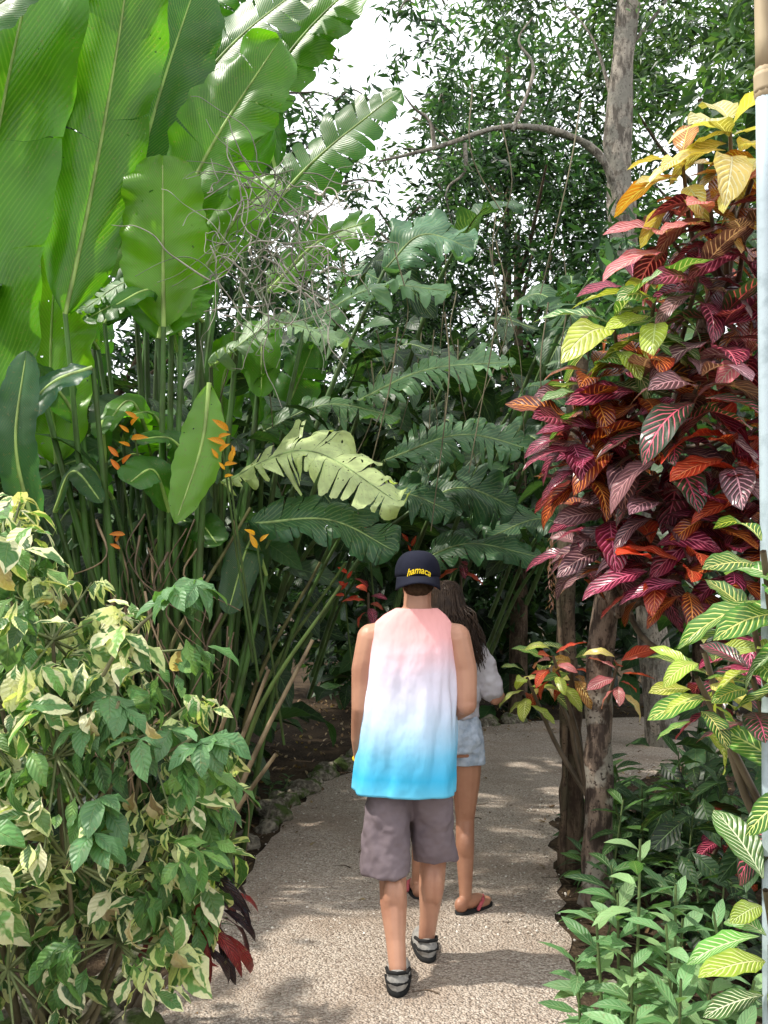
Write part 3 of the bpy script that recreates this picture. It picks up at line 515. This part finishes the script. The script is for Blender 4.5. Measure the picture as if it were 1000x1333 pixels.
# ================================================================ POLE
root=bpy.data.objects.new('metal_pole',None); sc.collection.objects.link(root)
s=NT('painted_pole'); n=s.noise(20,4); m_pole=s.pbr(s.mix(s.ramp(n,.45,.7),(.42,.50,.54),(.30,.37,.40)),.45,s.bump(n,.15,.004))
s=NT('tan_pole'); n=s.noise(12,4,s.vscale(s.pos(),(1,1,.2))); m_tan=s.pbr(s.mix(s.ramp(n,.4,.65),(.46,.36,.22),(.30,.22,.13)),.6,s.bump(n,.2,.004))
V=[];F=[];limb(V,F,[(1.01,2.3,0),(1.005,2.3,1.5),(.990,2.3,2.92)],[.022]*3,16); mk('lower_tube',V,F,m_pole,root)
V=[];F=[];limb(V,F,[(.990,2.3,2.95),(.983,2.3,3.4),(.976,2.3,3.9)],[.022]*3,16); mk('upper_tube',V,F,m_tan,root)
V=[];F=[];limb(V,F,[(.991,2.3,2.90),(.990,2.3,2.95)],[.027,.027],16); mk('coupling',V,F,m_tan,root)
# ================================================================ PEOPLE
def skin_mat(nm,c,c2):
    s=NT(nm); n=s.noise(6,4); n2=s.noise(180,2); return s.pbr(s.mix(s.ramp(n,.35,.7),c,c2),.45,s.bump(s.math('ADD',n2,s.noise(30,3)),.12,.003),spec=.4)
sk_m=skin_mat('skin_tanned',(.50,.26,.17),(.38,.18,.115)); sk_w=skin_mat('skin_brown',(.42,.21,.13),(.33,.15,.09))
def cloth(nm,c,c2,sc_=6,rough=.9):
    s=NT(nm); n=s.noise(sc_,4); w=s.noise(400,1); return s.pbr(s.mix(s.ramp(n,.3,.7),c,c2),rough,s.bump(s.math('ADD',n,s.math('MULTIPLY',w,.2)),.25,.01),spec=.15)
m_short=cloth('shorts_cloth',(.22,.175,.19),(.165,.13,.145)); m_tee=cloth('grey_tee',(.48,.46,.48),(.40,.38,.41)); m_denim=cloth('pale_denim',(.46,.52,.60),(.28,.34,.42),25)
m_cap=cloth('cap_cloth',(.008,.009,.018),(.014,.015,.028)); m_hair=cloth('dark_hair',(.022,.014,.01),(.04,.025,.016),40,.4); m_hairb=cloth('brown_hair',(.08,.05,.032),(.045,.027,.018),90)
m_yel=cloth('yellow_thread',(.85,.6,.03),(.75,.5,.02)); m_blk=cloth('black_rubber',(.015,.015,.015),(.025,.025,.025)); m_gry=cloth('grey_shoe',(.34,.325,.30),(.22,.21,.20),30); m_pink=cloth('pink_strap',(.5,.12,.13),(.4,.08,.1))
m_eye=cloth('eye_white',(.8,.78,.75),(.75,.7,.7)); m_lip=cloth('lips',(.4,.12,.1),(.35,.1,.09))
s=NT('ombre_cloth'); z=s.n('ShaderNodeSeparateXYZ'); s.set(z.inputs[0],s.pos()); n=s.noise(5,3); zz=s.math('ADD',z.outputs[2],s.math('MULTIPLY_ADD',n,.07,-.035))
cr=s.n('ShaderNodeValToRGB'); s.set(cr.inputs[0],s.math('DIVIDE',s.math('SUBTRACT',zz,.76),.74))
el=cr.color_ramp.elements; stops=[(0,(.16,.58,.82)),(.10,(.06,.48,.78)),(.22,(.18,.56,.82)),(.40,(.55,.70,.88)),(.55,(.72,.72,.86)),(.67,(.78,.70,.82)),(.76,(.84,.58,.64)),(.86,(.86,.44,.44)),(1,(.85,.40,.38))]
while len(el)<len(stops): el.new(.5)
for e,(p,c) in zip(el,stops): e.position=p; e.color=(*c,1)
m_omb=s.pbr(cr.outputs[0],.9,s.bump(s.noise(7,3,s.vscale(s.pos(),(1.3,1.3,.7))),.5,.03),spec=.1)
def head(V,F,c,sc_=1,pitch=0):
    c=Vector(c); E=lambda o,r: ell(V,F,c+Vector(o)*sc_,tuple(q*sc_ for q in r))
    E((0,-.01,.03),(.076,.095,.09)); E((0,.02,-.035),(.062,.075,.075)); E((0,.055,-.085),(.032,.03,.025)); E((0,.10,-.02),(.012,.02,.014)); E((0,.093,.0),(.009,.012,.028))
    E((.033,.082,.022),(.024,.012,.009)); E((-.033,.082,.022),(.024,.012,.009)); E((.077,.0,-.01),(.012,.02,.032)); E((-.077,.0,-.01),(.012,.02,.032)); E((0,.083,-.055),(.024,.012,.01))
def face(c,par,sc_=1):
    V=[];F=[];c=Vector(c)
    for sx in (-1,1): ell(V,F,c+Vector((.031*sx,.083,.004))*sc_,(.011,.009,.008))
    mk('eyes',V,F,m_eye,par); V=[];F=[]
    for sx in (-1,1): ell(V,F,c+Vector((.031*sx,.09,.004))*sc_,(.005,.004,.005))
    mk('irises',V,F,m_blk,par); V=[];F=[]; ell(V,F,c+Vector((0,.094,-.056))*sc_,(.022,.006,.006)); mk('mouth',V,F,m_lip,par)
def foot(V,F,a,fd):
    a=Vector(a); fd=Vector((fd[0],fd[1],0)).normalized(); s_=Vector((fd.y,-fd.x,0)); rot=Matrix((s_,fd,Vector((0,0,1)))).transposed()
    ell(V,F,(a.x-fd.x*.03,a.y-fd.y*.03,.045),(.032,.04,.04),rot); ell(V,F,Vector((a.x,a.y,.045))+fd*.05,(.034,.09,.035),rot); ell(V,F,Vector((a.x,a.y,.03))+fd*.12,(.043,.065,.022),rot)
    for k in range(5): p=Vector((a.x,a.y,.022))+fd*(.165-.006*k*k*.5)+s_*(-.034+.017*k); limb(V,F,[p-fd*.03,p+fd*(.018)],[.011,.009],8)
def solemesh(V,F,a,fd,z0,z1,L=.30,back=.075,k=1.0,n=18):
    a=Vector(a); fd=Vector((fd[0],fd[1],0)).normalized(); s_=Vector((fd.y,-fd.x,0)); b=len(V); ring=[]
    for i in range(n+1): ring.append((i/n,1))
    for i in range(n-1,0,-1): ring.append((i/n,-1))
    for z in (z0,z1):
        for t,sg in ring:
            w=.048*k*(1-abs(2*t-1)**3.2)**.5*(.82+.3*t); p=Vector((a.x,a.y,0))+fd*(t*L-back)+s_*sg*w; V.append((p.x,p.y,z))
    m=len(ring)
    for i in range(m): F.append((b+i,b+(i+1)%m,b+m+(i+1)%m,b+m+i))
    F.append(tuple(b+i for i in range(m))[::-1]); F.append(tuple(b+m+i for i in range(m)))
# ---- man
man=bpy.data.objects.new('man',None); sc.collection.objects.link(man); man.location=(.105,3.68,0.012)
V=[];F=[]; hc=(.035,.01,1.645); head(V,F,hc,1.0)
limb(V,F,[(.03,-.01,1.44),(.033,-.005,1.52),(.035,0,1.60)],[.064,.060,.057])
loft(V,F,dense([(0,0,.84,.15,.10),(0,0,.95,.155,.11),(.005,0,1.08,.14,.10),(.012,0,1.22,.16,.105),(.014,-.0,1.34,.165,.10),(.018,0,1.41,.14,.085),(.024,0,1.46,.10,.065),(.03,0,1.50,.055,.055)],20),24)
shL=(-.158,0,1.400); shR=(.195,0,1.400)
limb(V,F,[(-.02,0,1.435),shL],[.055,.06]); limb(V,F,[(.06,0,1.435),shR],[.055,.06])
limb(V,F,[(.0,-.01,1.50),(-.10,-.005,1.445)],[.04,.035]); limb(V,F,[(.06,-.01,1.50),(.14,-.005,1.445)],[.04,.035])
for sg in (-1,1): ell(V,F,(.018+sg*.07,-.085,1.33),(.06,.03,.09))
limb(V,F,[shL,(-.190,-.01,1.27),(-.200,-.025,1.11),(-.205,.03,.98),(-.205,.09,.86)],[.061,.052,.041,.040,.027])
hand(V,F,(-.205,.09,.86),(0,.35,-1),(1,.0,0),(0,1,.3),.45)
limb(V,F,[shR,(.228,.0,1.27),(.235,-.015,1.125),(.20,.11,1.08),(.13,.23,1.10)],[.062,.055,.046,.042,.028])
hand(V,F,(.13,.23,1.10),(-.6,.8,.1),(-.7,-.6,0),(0,0,1),.6)
limb(V,F,[(-.085,0,.88),(-.08,-.0,.68),(-.072,.01,.48),(-.066,-.075,.32),(-.058,-.12,.19),(-.05,-.16,.09)],[.088,.078,.058,.057,.041,.036])
limb(V,F,[(.085,0,.88),(.098,.07,.68),(.112,.15,.48),(.10,.135,.32),(.09,.15,.19),(.08,.16,.09)],[.088,.078,.058,.057,.041,.036])
for x,y,z in ((-.080,-.094,.35),(-.048,-.094,.345),(.087,.106,.34),(.120,.106,.335)): ell(V,F,(x,y,z),(.032,.038,.085))
fl=(.05,1); fr=(-.08,1); foot(V,F,(-.05,-.16,0),fl); foot(V,F,(.08,.16,0),fr)
mk('body',V,F,sk_m,man,vox=.0055,sm=3); face(hc,man)
V=[];F=[]
rings=dense([(-.012,0,.765,.214,.165),(-.008,0,.82,.211,.163),(-.004,0,.95,.205,.158),(.0,0,1.08,.196,.145),(.004,0,1.20,.188,.136),(.006,-.004,1.28,.182,.131),(.008,-.004,1.34,.176,.125),(.010,-.004,1.39,.171,.112),(.012,-.004,1.43,.166,.098),(.016,-.004,1.465,.154,.088),(.022,-.005,1.493,.128,.080),(.028,-.006,1.512,.100,.073),(.031,-.006,1.522,.084,.070)],70)
def folds(th,z):
    f=max(0,(1.42-z)/.65); return .008*f*math.sin(3*th+5*z+.6)+.020*f*noise.noise(Vector((math.cos(th)*2,math.sin(th)*2,z*1.8)))+.013*noise.noise(Vector((math.cos(th)*3.5+z*2.5,math.sin(th)*3.5,z*5-math.cos(th)*3)))*min(1,f*2+.25)
loft(V,F,rings,128,False,folds); mk('tank_top',V,F,m_omb,man,solid=.004,sm=1)
V=[];F=[]
loft(V,F,dense([(0,0,.80,.160,.115),(0,0,.90,.160,.112),(0,0,1.0,.15,.105)],8),32)
def tl_loft(pts):
    loft(V,F,dense(pts,16),32)
tl_loft([(-.10,-.03,.435,.102,.108),(-.098,-.025,.5,.100,.105),(-.09,-.01,.68,.095,.105),(-.08,0,.88,.085,.105)])
tl_loft([(.118,.125,.445,.094,.10),(.11,.115,.5,.093,.105),(.095,.06,.68,.095,.105),(.078,0,.88,.085,.105)])
mk('shorts',V,F,m_short,man,vox=.007,sm=3,disp=.032,dscale=.09)
V=[];F=[]; ell(V,F,(hc[0],hc[1]-.012,hc[2]+.018),(.081,.098,.085)); ell(V,F,(hc[0],hc[1]-.045,hc[2]-.03),(.062,.055,.045)); mk('short_hair',V,F,m_hairb,man,vox=.006,sm=3,disp=.006,dscale=.01)
V=[];F=[]; cc=Vector((hc[0],hc[1]-.01,hc[2]+.022)); nu=48; nv=14
for i in range(nv+1):
    ph=math.pi/2*i/nv
    for j in range(nu):
        th=2*math.pi*j/nu; q=math.sin(ph)**.72; sm_=1+.006*math.cos(3*th)**10+.012*noise.noise(Vector((math.cos(th)*2,math.sin(th)*2,ph*2)))
        V.append((cc.x+.092*sm_*q*math.cos(th),cc.y+.109*sm_*q*math.sin(th),cc.z-.014+.108*max(0,math.cos(ph))**.8))
for i in range(nv):
    for j in range(nu): F.append((i*nu+j,(i+1)*nu+j,(i+1)*nu+(j+1)%nu,i*nu+(j+1)%nu))
mk('cap_crown',V,F,m_cap,man,solid=.003)
V=[];F=[]; nb=22
for i in range(nb+1):
    th=math.pi+math.pi*(.12+.76*i/nb)
    for j in range(7):
        r=j/6; ext=.070*math.sin(math.pi*i/nb)**.45*r; x=.091*math.cos(th); y=.108*math.sin(th); V.append((cc.x+x*(1+.06*r),cc.y+y-ext,cc.z-.014-.012*r-.024*(x/.08)**2*r-.016*r*r))
F=[(i*7+j,i*7+j+1,(i+1)*7+j+1,(i+1)*7+j) for i in range(nb) for j in range(6)]; mk('cap_brim',V,F,m_cap,man,solid=.004)
V=[];F=[]; ell(V,F,(cc.x,cc.y,cc.z+.094),(.007,.007,.004)); mk('cap_button',V,F,m_cap,man)
cu=bpy.data.curves.new('txt','FONT'); cu.body='hamaca'; cu.size=.040; cu.extrude=.001; cu.offset=.0006; cu.align_x='CENTER'; cu.shear=.3; to=bpy.data.objects.new('txt',cu); sc.collection.objects.link(to)
bpy.context.view_layer.update(); me=bpy.data.meshes.new_from_object(to.evaluated_get(bpy.context.evaluated_depsgraph_get())); bpy.data.objects.remove(to)
for v in me.vertices:
    a=v.co.x*.85/.095; h=.014+v.co.y-.25*v.co.x**2/.06; pr=math.sqrt(max(0,1-(max(h,0)/.108)**2.7)); v.co=Vector((cc.x+(.0945*pr+v.co.z)*math.sin(a),cc.y-(.113*pr+.002+v.co.z)*math.cos(a),cc.z-.014+h))
me.materials.clear(); me.materials.append(m_yel); o=bpy.data.objects.new('cap_lettering',me); sc.collection.objects.link(o); o.parent=man
for nm,a,fd in (('left_shoe',(-.05,-.16,0),fl),('right_shoe',(.08,.16,0),fr)):
    V=[];F=[]; solemesh(V,F,a,fd,.0,.028,k=1.08); mk(nm+'_sole',V,F,m_blk,man)
    V=[];F=[]; A=Vector(a); f=Vector((fd[0],fd[1],0)).normalized(); s_=Vector((f.y,-f.x,0)); rot=Matrix((s_,f,Vector((0,0,1)))).transposed()
    solemesh(V,F,a,fd,.026,.05,L=.292,back=.074,k=1.02); ell(V,F,A+f*.12+Vector((0,0,.045)),(.049,.09,.045),rot); ell(V,F,A-f*.024+Vector((0,0,.06)),(.045,.050,.042),rot); mk(nm+'_upper',V,F,m_gry,man,vox=.005,sm=2)
    V=[];F=[]; 
    limb(V,F,[A+s_*.046+f*.03+Vector((0,0,.08)),A+s_*.038-f*.045+Vector((0,0,.096)),A-f*.072+Vector((0,0,.102)),A-s_*.038-f*.045+Vector((0,0,.096)),A-s_*.046+f*.03+Vector((0,0,.08))],[.0075]*5,8)
    limb(V,F,[A+s_*.05+f*.03+Vector((0,0,.05)),A+s_*.042-f*.045+Vector((0,0,.058)),A-f*.077+Vector((0,0,.06)),A-s_*.042-f*.045+Vector((0,0,.058)),A-s_*.05+f*.03+Vector((0,0,.05))],[.006]*5,8)
    mk(nm+'_heel_strap',V,F,m_blk,man)
V=[];F=[]; 
for k in range(16):
    t=2*math.pi*k/16; ell(V,F,(-.205+.03*math.cos(t),.075+.03*math.sin(t),.885+.01*math.sin(t)),(.006,.006,.006),nu=6,nv=4)
mk('bracelet',V,F,m_yel,man)
# ---- woman
wo=bpy.data.objects.new('woman',None); sc.collection.objects.link(wo); wo.location=(.33,4.42,.012)
V=[];F=[]; wh=(-.015,.0,1.53); head(V,F,wh,.94)
limb(V,F,[(0,-.01,1.32),(0,-.005,1.40),(-.01,0,1.48)],[.05,.045,.045])
loft(V,F,dense([(0,0,.78,.14,.10),(0,0,.88,.155,.115),(0,0,1.0,.115,.085),(0,0,1.12,.12,.09),(0,.01,1.22,.14,.10),(0,0,1.29,.12,.08),(0,0,1.34,.07,.055),(0,0,1.37,.045,.045)],18),24)
limb(V,F,[(-.03,0,1.30),(-.145,0,1.27)],[.045,.047]); limb(V,F,[(.03,0,1.30),(.145,0,1.27)],[.045,.047])
limb(V,F,[(.145,0,1.27),(.19,-.01,1.15),(.225,-.01,1.06),(.26,.10,1.06),(.22,.20,1.10)],[.045,.038,.033,.03,.022]); hand(V,F,(.22,.20,1.10),(-.5,.8,.3),(-.6,-.4,.5),(0,.2,1),.5)
limb(V,F,[(-.145,0,1.27),(-.18,-.0,1.15),(-.19,-.02,1.03),(-.2,.09,.98),(-.18,.19,1.0)],[.045,.038,.033,.03,.022]); hand(V,F,(-.18,.19,1.0),(.2,.9,.1),(.9,-.2,.2),(0,.2,1),.4)
limb(V,F,[(.08,0,.82),(.082,.02,.64),(.078,.03,.45),(.075,.0,.3),(.075,-.03,.08)],[.085,.071,.048,.047,.031]); ell(V,F,(.075,-.01,.32),(.043,.046,.08))
limb(V,F,[(-.08,0,.82),(-.10,.08,.64),(-.12,.15,.45),(-.14,.17,.3),(-.155,.2,.08)],[.085,.071,.048,.047,.031])
f1=(.75,.7); f2=(-.1,1); foot(V,F,(.075,-.03,0),f1); foot(V,F,(-.155,.2,0),f2); mk('body',V,F,sk_w,wo,vox=.0055,sm=3); face(wh,wo,.94)
for nm,a,fd in (('right_sandal',(.075,-.03,0),f1),('left_sandal',(-.155,.2,0),f2)):
    V=[];F=[]; solemesh(V,F,a,fd,-.004,.016,L=.26,back=.07,k=.95); mk(nm+'_sole',V,F,m_blk,wo); A=Vector(a); f=Vector((fd[0],fd[1],0)).normalized(); s_=Vector((f.y,-f.x,0)); V=[];F=[]
    for sg in (-1,1): limb(V,F,[A+f*.13+Vector((0,0,.055)),A+f*.09+s_*.036*sg+Vector((0,0,.05)),A+f*.045+s_*.046*sg+Vector((0,0,.018))],[.008,.01,.009],8)
    mk(nm+'_straps',V,F,m_pink,wo)
V=[];F=[]; 
loft(V,F,dense([(0,0,.97,.145,.115),(0,0,1.08,.145,.115),(0,.005,1.2,.155,.118),(0,0,1.28,.135,.09),(0,0,1.33,.085,.065),(0,0,1.35,.06,.055)],20),40)
for sg in (-1,1): limb(V,F,[(.09*sg,0,1.29),(.15*sg,0,1.265),(.185*sg,-.005,1.17),(.205*sg,-.005,1.115)],[.052,.06,.062,.066],16)
mk('t_shirt',V,F,m_tee,wo,vox=.007,sm=3,disp=.04,dscale=.07)
V=[];F=[]; loft(V,F,dense([(0,0,.80,.168,.122),(0,0,.9,.165,.122),(0,0,1.0,.13,.1)],8),32)
for sg in (-1,1): loft(V,F,dense([(.085*sg,.012,.735,.092,.098),(.083*sg,.01,.80,.09,.1),(.08*sg,0,.88,.085,.11)],6),28)
mk('denim_shorts',V,F,m_denim,wo,vox=.007,sm=2,disp=.02,dscale=.04)
V=[];F=[]; ell(V,F,(wh[0],wh[1]-.012,wh[2]+.028),(.080,.098,.095)); ell(V,F,(wh[0],wh[1]-.05,wh[2]-.02),(.072,.06,.08)); mk('hair_cap',V,F,m_hair,wo,vox=.006,sm=3,disp=.008,dscale=.012)
M=Mass()
for i in range(520):
    th=R(math.pi*.95,math.pi*2.05); h=R(-.02,.09); q=math.sqrt(max(.05,1-(h/.1)**2)); p=np.array([wh[0]+.079*q*math.cos(th),wh[1]-.012+.096*q*math.sin(th),wh[2]+.028+h]); x=math.cos(th)
    e=p+np.array([x*.05+.035+R(-.03,.03),-.01,-R(.20,.36)-h*.4]); e[1]=R(-.14,-.07); w1=R(-.018,.018); M.tube([p,p+[x*.014+.005,-.02,-.08],p*.5+e*.5+[w1,-.02,0],p*.25+e*.75+[-w1,-.01,0],e],[.0035,.0035,.0012],(.03,.02,.014),1,4)
M.build('long_hair',[m_hair,m_hair],wo)
# ================================================================ LIGHT, SKY, CAMERA
EL,AZ=math.radians(56),math.radians(-95)
w=bpy.data.worlds.new('World'); sc.world=w; w.use_nodes=True; t=w.node_tree; bg=t.nodes['Background']; bg.inputs[1].default_value=.15
sky=t.nodes.new('ShaderNodeTexSky'); sky.sky_type='NISHITA'; sky.sun_disc=False; sky.sun_elevation=EL; sky.sun_rotation=AZ; sky.dust_density=3; sky.air_density=1
tc=t.nodes.new('ShaderNodeTexCoord'); nz=t.nodes.new('ShaderNodeTexNoise'); nz.inputs['Scale'].default_value=2.2; nz.inputs['Detail'].default_value=6; t.links.new(tc.outputs['Generated'],nz.inputs['Vector'])
mr=t.nodes.new('ShaderNodeMapRange'); mr.inputs[1].default_value=.3; mr.inputs[2].default_value=.7; mr.inputs[3].default_value=.7; mr.inputs[4].default_value=1; t.links.new(nz.outputs[0],mr.inputs[0])
mx=t.nodes.new('ShaderNodeMix'); mx.data_type='RGBA'; t.links.new(mr.outputs[0],mx.inputs[0]); t.links.new(sky.outputs[0],mx.inputs[6]); mx.inputs[7].default_value=(14.3,14.6,15.0,1); t.links.new(mx.outputs[2],bg.inputs[0])
sl=bpy.data.lights.new('sun','SUN'); sl.energy=5; sl.angle=math.radians(1.5); sl.color=(1,.95,.85); so=bpy.data.objects.new('sun',sl); sc.collection.objects.link(so)
sd=Vector((math.sin(AZ)*math.cos(EL),math.cos(AZ)*math.cos(EL),math.sin(EL))); so.rotation_euler=sd.to_track_quat('Z','Y').to_euler()
cam=bpy.data.cameras.new('camera'); co=bpy.data.objects.new('camera',cam); sc.collection.objects.link(co); co.location=(0,0,1.6); co.rotation_euler=(math.pi/2,0,0)
cam.sensor_width=36; cam.lens=31.06; cam.shift_y=.079; cam.clip_end=1000; cam.clip_start=.05; sc.camera=co
sc.view_settings.view_transform='Standard'; sc.view_settings.look='None'; sc.view_settings.exposure=0
